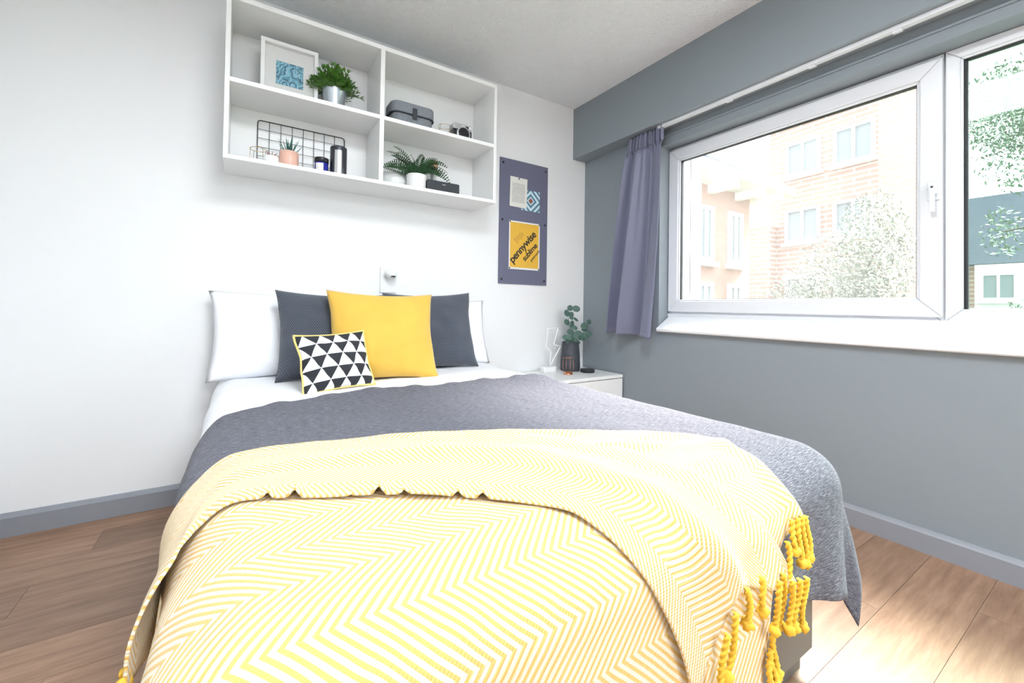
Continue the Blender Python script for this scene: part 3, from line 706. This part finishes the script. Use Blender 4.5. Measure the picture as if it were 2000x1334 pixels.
# duvet
pts = patch([(-1.06, .015), (.90, .015)], [(-1.06, 2.08), (.90, 2.08)], [(-1.06, .015), (-1.06, 2.08)], [(.90, .015), (.90, 2.08)], 150, 150)
dv = cloth('duvet', pts, 150, 150, lambda a, b, s, t: -.004+.005*nz(a, b, 4)+.003*nz(a, b, 11), M['cotton'], None, thick=.006)
tag(dv, 'smooth white duvet covering the bed', 'duvet')
# grey throw
Tt = [(-1.0, 1.10), (-.80, 1.05), (-.68, .97), (-.62, .845), (-.51, .80), (-.195, .705), (-.02, .735), (.15, .745), (.30, .715), (.45, .745), (.57, .73), (.70, .80), (.93, .86)]
Bt = [(-1.0, 2.21), (-.4, 2.20), (.29, 2.165), (.5, 2.225), (.60, 2.25), (.65, 2.265), (.745, 2.32)]
pts = patch(Tt, Bt, [(-1.0, 1.10), (-1.0, 2.21)], [(.93, .86), (.93, 1.6), (.87, 2.0), (.745, 2.32)], 170, 130)
def off_throw(a, b, s, t): return .009+.004*nz(a, b, 5, 2)+.002*nz(a, b, 16, 3)+.012*sstep(a, .4, .7)+(.006*max(0, math.sin(a*38+1))*sstep(t, .08, 0) if t < .08 else 0)
def disp_throw(a, b, s, t):
    h = sstep(b, 1.95, 2.3)*sstep(a, .3, .62); return Vector((-.010*h, .016*h*math.sin((a-.62)*26), 0))
th_ = cloth('throw_blanket', pts, 170, 130, off_throw, M['throw'], None, thick=.006, flare=.08, disp=disp_throw)
tag(th_, 'heathered charcoal grey knitted throw spread over the bed', 'blanket')
# yellow chevron blanket: under layer and folded-back flap are one blanket
yb = thing('chevron_blanket', 'yellow and cream chevron blanket with tassels folded over the bed foot', 'blanket', (XC, -1.8, .55))
def rel(mb_o): mb_o.location = -Vector(yb.location); return mb_o
TL_ = [(-1.0, 1.50), (-.78, 1.45), (-.662, 1.39), (-.635, 1.352), (-.59, 1.302), (-.51, 1.292), (-.355, 1.335), (-.252, 1.34), (-.077, 1.412), (.14, 1.535), (.312, 1.63), (.42, 1.735), (.425, 1.80), (.405, 1.86), (.39, 1.902), (.377, 1.96), (.405, 2.033), (.415, 2.06)]
RL_ = [(.415, 2.06), (.338, 2.052), (.305, 2.10), (.268, 2.16), (.25, 2.21), (.218, 2.265), (.18, 2.40)]
pts = patch(TL_, [(-1.0, 2.38), (-.4, 2.40), (.18, 2.40)], [(-1.0, 1.50), (-1.0, 2.38)], RL_, 180, 120)
def off_L(a, b, s, t):
    o = .019+.004*nz(a, b, 5, 5)+.002*nz(a, b, 14, 6)+.010*sstep(t, .12, 0)
    o += .010*math.exp(-((b-1.70-(a-.2)*.55)/.035)**2)*sstep(a, -.2, .15)          # soft ridges towards the right end
    return o
lay = rel(cloth('under_layer', pts, 180, 120, off_L, M['chev'], yb, flare=.10))
TU = [(-.80, 1.46), (-.74, 1.43), (-.662, 1.395), (-.59, 1.31), (-.51, 1.30), (-.355, 1.345), (-.252, 1.352), (-.077, 1.43), (.05, 1.52), (.13, 1.61), (.18, 1.72), (.19, 1.82), (.20, 1.93), (.235, 2.0), (.31, 2.10), (.345, 2.168)]
BU = [(-.80, 1.72), (-.75, 1.712), (-.70, 1.695), (-.668, 1.672), (-.660, 1.632), (-.642, 1.585), (-.60, 1.562), (-.56, 1.572), (-.472, 1.62), (-.365, 1.67), (-.29, 1.72), (-.195, 1.802), (-.137, 1.862), (-.125, 1.918), (-.103, 1.96), (-.077, 2.013), (-.045, 2.078), (-.012, 2.16), (.0, 2.21)]
RU = [(.345, 2.168), (.30, 2.155), (.258, 2.145), (.18, 2.112), (.13, 2.112), (.083, 2.142), (.025, 2.19), (.0, 2.21)]
pts = patch(TU, BU, [(-.80, 1.46), (-.80, 1.72)], RU, 200, 80)
def off_U(a, b, s, t):
    o = .028+.004*nz(a, b, 6, 8)+.002*nz(a, b, 15, 9)
    o += .012*math.exp(-((t-.35-.25*s)/.10)**2)*sstep(s, .25, .55)+.010*math.exp(-((t-.62)/.07)**2)*sstep(s, .45, .7)
    o += .014*sstep(t, .86, 1)*max(0, math.sin(s*165)+.6*math.sin(s*47)-.5)*sstep(s, .2, .26)*sstep(s, .62, .56)   # lifted scallops on the flap edge
    o += .014*sstep(t, .55, 1.0)*sstep(s, .20, .12)                                     # flap corner standing off at the left
    return o+.006*sstep(s, .8, 1)
LU = 1.75
flap = rel(cloth('folded_flap', pts, 200, 80, off_U, M['chev'], yb, uvf=lambda a, b, s, t: (LU*s, .03+.42*t), flare=.12))
TR = random.Random(2)
def tassel(a, b, off, L, sway=0, yo=0):
    p = drape(a, b, off, .1)-Vector(yb.location); pts = []; n = 16
    for k in range(n+1):
        q = k/n; pts.append(p+Vector((sway*q*q+.003*math.sin(6*q+a*40), -.004-yo-.004*math.sin(3*q+b*30), .010-L*q)))
    t = MB().tube(pts, .005, 10, lobes=2, twist=260).build('tassel', M['tassel'], yb)
    e = MB().sphere(pts[-1], .0105, 9, 7, 1.0, .22); e.build('knot', M['tassel'], t)
for a, b, L in ((.345, 2.052, .058), (.372, 2.054, .088), (.408, 2.058, .082), (.392, 2.056, .092), (.318, 2.085, .085), (.285, 2.13, .10)): tassel(a, b, .034, L)
for a, b, L, sw in ((.33, 2.162, .098, .004), (.305, 2.156, .092, -.003), (.280, 2.150, .095, .004), (.232, 2.136, .090, -.004), (.175, 2.112, .066, .012), (.130, 2.114, .066, .012), (.090, 2.138, .10, -.012), (.06, 2.160, .10, -.014)): tassel(a, b, .046, L, sw, .006)
for a, b, L in ((.245, 2.222, .07), (.232, 2.245, .06), (.222, 2.26, .075), (.205, 2.31, .06), (.19, 2.36, .06)): tassel(a, b, .032, L, .004)
for a, b, L in ((-.797, 1.715, .06), (-.797, 1.695, .05)): tassel(a, b, .045, L)

# cushions and pillows
def cushion(name, label, cat, w_, h_, t_, mat, base, lean, yaw=0, roll=0, pinch=.10, seed=0, group=None, piping=None, sag=.0, n=34, pw_=.55):
    """standing cushion: base = middle of the bottom edge; leans back by lean"""
    o = thing(name, label, cat, base, 0, group); mb = MB(); v = []; uv = []; f = []
    for side in (1, -1):
        for j in range(n+1):
            for i in range(n+1):
                u, q = 2*i/n-1, 2*j/n-1
                x = w_/2*u*(1-pinch*(1-q*q)*abs(u)); z = h_/2*q*(1-pinch*(1-u*u)*abs(q))
                e = max(0, (1-u*u)*(1-q*q)); th = t_/2*(e**pw_)*(1+.18*noise.noise(Vector((u*1.3+seed, q*1.3, side)))-.15*q)
                x += .006*noise.noise(Vector((u*2, q*2, seed+3.1)))
                dy = .010*noise.noise(Vector((u*3.1, q*3.1, seed+side)))*e**.3
                z -= sag*(1-abs(u))*(.5+.5*q)
                v.append((x, -side*th+dy, z)); uv.append((i/n, j/n))
        b = 0 if side == 1 else (n+1)**2
        for j in range(n):
            for i in range(n):
                k = b+j*(n+1)+i; q4 = (k, k+1, k+n+2, k+n+1); f.append(q4 if side == 1 else q4[::-1])
    # weld the rims
    mp = {}; keep = []; idx = []
    N1 = (n+1)**2
    for k, p in enumerate(v):
        kk = k % N1; i, j = kk % (n+1), kk//(n+1); rim = i in (0, n) or j in (0, n)
        if k >= N1 and rim: idx.append(mp[kk]); continue
        mp[kk] = len(keep) if k < N1 else mp.get(kk, 0); idx.append(len(keep)); keep.append(k)
    X = Matrix.Rotation(yaw, 4, 'Z') @ Matrix.Rotation(-lean, 4, 'X') @ Matrix.Translation((0, 0, h_/2*(1-.0))) @ Matrix.Rotation(roll, 4, 'Y')
    mb.add([X @ Vector(v[k]) for k in keep], [tuple(idx[i] for i in q) for q in f], True); mb.uv = [uv[k] for k in keep]
    c = mb.build('cover', mat, o)
    if piping:
        rim = [(i, 0) for i in range(n)]+[(n, j) for j in range(n)]+[(n-i, n) for i in range(n)]+[(0, n-j) for j in range(n)]
        MB().tube([X @ Vector(v[j*(n+1)+i]) for i, j in rim], .0045, 6, closed=True).build('piping', piping, o)
    return o
G1 = 'white pillows against the wall'
cushion('pillow', 'white pillow behind the navy cushion overlapped by the triangle print cushion', 'pillow', .72, .415, .15, M['cotton'], (-1.965, -.175, .560), .28, .03, 0, .07, 1)
cushion('pillow', 'white pillow on the bedside cabinet side of the bed', 'pillow', .70, .395, .15, M['cotton'], (-1.270, -.165, .560), .26, -.03, 0, .06, 4)
cushion('cushion', 'navy knitted cushion overlapped by the triangle print cushion', 'cushion', .50, .43, .16, M['knit'], (-1.825, -.36, .560), .36, .03, .02, .09, 7)
cushion('cushion', 'navy knitted cushion on the bedside cabinet side of the yellow cushion', 'cushion', .50, .44, .16, M['knit'], (-1.325, -.29, .560), .32, -.10, -.03, .09, 12)
cushion('cushion', 'mustard yellow velvet cushion', 'cushion', .50, .435, .17, M['velvet'], (-1.640, -.50, .560), .36, -.05, .02, .09, 17)
cushion('cushion', 'small black and white triangle print cushion with yellow piping', 'cushion', .285, .245, .11, M['tri'], (-1.865, -.625, .564), .45, .16, -.05, .08, 23, piping=M['piping'])

# ------------------------------------------------------------------ fill panels (unseen, added to brighten the room)
def fill_panel(label, x, y, half, power):
    cl = thing('fill_panel', label, 'fill light', (x, y, ZC))
    MB().box(-half-.02, half+.02, -half-.02, half+.02, -.05, 0).build('housing', M['lampw'], cl)
    MB().box(-half, half, -half, half, -.056, -.05).build('diffuser', M['diffuser'], cl)
    ad = bpy.data.lights.new('fill_light', 'AREA'); ad.shape = 'SQUARE'; ad.size = 2*half-.02; ad.energy = power; ad.color = (.90, .96, 1)
    ao = bpy.data.objects.new('fill_light', ad); COL.objects.link(ao); ao.parent = cl; ao.location = (0, 0, -.06)
fill_panel('large unseen fill panel added on the ceiling well behind the bed foot', -1.45, -4.75, .60, FILL)
fill_panel('smaller unseen fill panel added on the ceiling above the bed foot', -1.75, -1.95, .35, FILL2)

# ------------------------------------------------------------------ outside
gd = struct(MB().box(.6, 120, -80, 80, -3.3, -3.0).build('ground', M['ground']))
def window_on(parent, c, n_axis, w_, h_, depth=.08):
    """white framed window; n_axis '-y' or '-x' ; c in parent space"""
    fr = MB(); gl = MB(); b = .10
    def bx(m, u0, u1, z0, z1, d0, d1):
        if n_axis == '-y': m.box(c[0]+u0, c[0]+u1, c[1]-d1, c[1]-d0, c[2]+z0, c[2]+z1)
        else: m.box(c[0]-d1, c[0]-d0, c[1]+u0, c[1]+u1, c[2]+z0, c[2]+z1)
    W2, H2 = w_/2, h_/2
    for q in ((-W2, W2, -H2, -H2+b), (-W2, W2, H2-b, H2), (-W2, -W2+b, -H2+b, H2-b), (W2-b, W2, -H2+b, H2-b), (-.04, .04, -H2+b, H2-b)): bx(fr, *q, 0, depth)
    bx(fr, -W2-.1, W2+.1, -H2-.12, -H2, 0, depth*1.8)
    bx(gl, -W2+b, W2-b, -H2+b, H2-b, .005, .03)
    o = fr.build('window', M['upvc'], parent); gl.build('window_pane', M['winglass'], o)
# pink rendered house on the left
ha = thing('house', 'pink rendered house with overhanging eaves outside the window', 'house', (6.2, 3.6, -3))
MB().box(-3.0, 3.05, 0, 5, 0, 7.0).build('wall', M['pinkbrick'], ha)
MB().box(-3.3, 3.9, -.75, 5.6, 6.95, 7.15).build('eaves', M['outrender'], ha)
for bxx in (1.2, 2.4, 3.3): MB().box(bxx-.08, bxx+.08, -.7, 0, 6.75, 6.95).build('bracket', M['outrender'], ha)
MB().prism([(-.75, 7.15), (5.6, 7.15), (2.4, 9.2)], 0, -3.3, 3.9).build('roof', M['slate'], ha)
for x in (-.2, 1.0, 2.3):
    for z in (3.9, 5.75): window_on(ha, (x, 0, z), '-y', .62, 1.35)
MB().box(-3.0, 3.1, -.05, 0, 3.0, 3.12).build('string_course', M['outrender'], ha)
# banded brick block
hb = thing('apartment_block', 'tall banded brick block behind the shrub', 'building', (16.0, 0, -3)); hb.rotation_euler = (0, 0, -.08)
MB().box(0, 6, 2.9, 6.6, 0, 15).build('wall', M['brick'], hb)
MB().box(-.5, 5, 6.3, 8.6, 0, 7.4).build('wing', M['brick'], hb)
MB().box(-.1, 6.1, 2.8, 6.7, 15, 15.3).build('parapet', M['outrender'], hb)
for y in (3.6, 5.3):
    for z in (4.6, 7.3, 10.0): window_on(hb, (0, y, z), '-x', 1.25, 1.35, .12)
# slate roofed house, right pane
hc = thing('house', 'brick house with a dark slate roof and white bay', 'house', (24.0, 0, -3))
MB().box(0, 8, -14, 4.2, 0, 6.0).build('wall', M['brick'], hc)
MB().prism([(-.6, 5.95), (8.6, 5.95), (4, 9.6)], 1, -14.4, 4.6).build('roof', M['slate'], hc)
MB().box(-.9, 0, .45, 1.75, 0, 5.9).build('bay', M['outrender'], hc)
for z in (1.6, 3.35, 5.0): window_on(hc, (-.9, 1.1, z), '-x', 1.0, 1.1, .08)
for y in (-3, -7): window_on(hc, (0, y, 3.6), '-x', 1.2, 1.4, .08)
def foliage(mb, c, rad, n, size, R, flat=1.0):
    v = []; f = []
    for k in range(n):
        d = Vector((R.gauss(0, 1), R.gauss(0, 1), R.gauss(0, 1))).normalized(); p = Vector(c)+Vector((d.x*rad[0], d.y*rad[1], d.z*rad[2]))*(R.random()**.4)
        a = Vector((R.gauss(0, 1), R.gauss(0, 1), R.gauss(0, 1))).normalized(); b = a.orthogonal().normalized(); s = size*R.uniform(.6, 1.3); i = len(v)
        v += [p-a*s, p+b*s*.45, p+a*s, p-b*s*.45]; f.append((i, i+1, i+2, i+3))
    mb.add(v, f)
def tree(name, label, cat, base, trunk, clumps, size, mat, seed):
    R = random.Random(seed); t = thing(name, label, cat, base); top = Vector((0, 0, trunk))
    MB().tube([(0, 0, 0), (.05, .05, trunk*.5), top], .16, 8, r_end=.08).build('trunk', M['bark'], t)
    fo = MB()
    for c, rad, n in clumps:
        MB().tube([top*.75, (top+Vector(c))*.5+Vector((0, 0, .15)), Vector(c)], .05, 6, r_end=.015).build('branch', M['bark'], t)
        foliage(fo, c, rad, n, size, R)
    tag(fo.build('foliage', mat, t), kind='stuff')
tree('shrub', 'pale flowering shrub outside the casement pane', 'shrub', (8.0, 1.45, -3), 2.4,
     [((0, -.85, 5.0), (.8, .6, 1.3), 3600), ((0, -.2, 4.4), (.8, .7, 1.2), 3200), ((.1, .5, 3.8), (.8, .7, 1.1), 2600), ((0, 1.0, 3.3), (.6, .5, .8), 1500), ((0, -.7, 3.4), (.8, .75, 1.0), 2600), ((-.1, .4, 2.8), (.9, 1.1, .7), 2200)], .045, M['leafB'], 4)
tree('tree', 'green leafy tree outside the fixed pane', 'tree', (9.6, -2.15, -3), 5.4,
     [((-.4, 1.0, 7.6), (1.1, 1.0, .8), 5200), ((.2, -.2, 7.9), (1.3, 1.3, .9), 5200), ((-.3, .9, 6.7), (.7, .8, .7), 1100), ((-.4, .35, 6.3), (.6, .7, .8), 900), ((-.2, 1.3, 5.4), (.35, .3, .5), 220), ((-.3, .6, 4.6), (.3, .3, .35), 180), ((-.3, 1.1, 3.9), (.22, .22, .3), 120)], .045, M['leafT'], 8)
op = thing('outside_post', 'white square post standing just outside the window', 'post', (1.2, -.06, -3))
MB().box(-.08, .08, -.085, .09, 0, 6.6).build('shaft', M['outwhite'], op)
MB().box(-.085, -.078, -.089, -.085, 0, 6.6).build('edge_seal', M['rubber'], op)
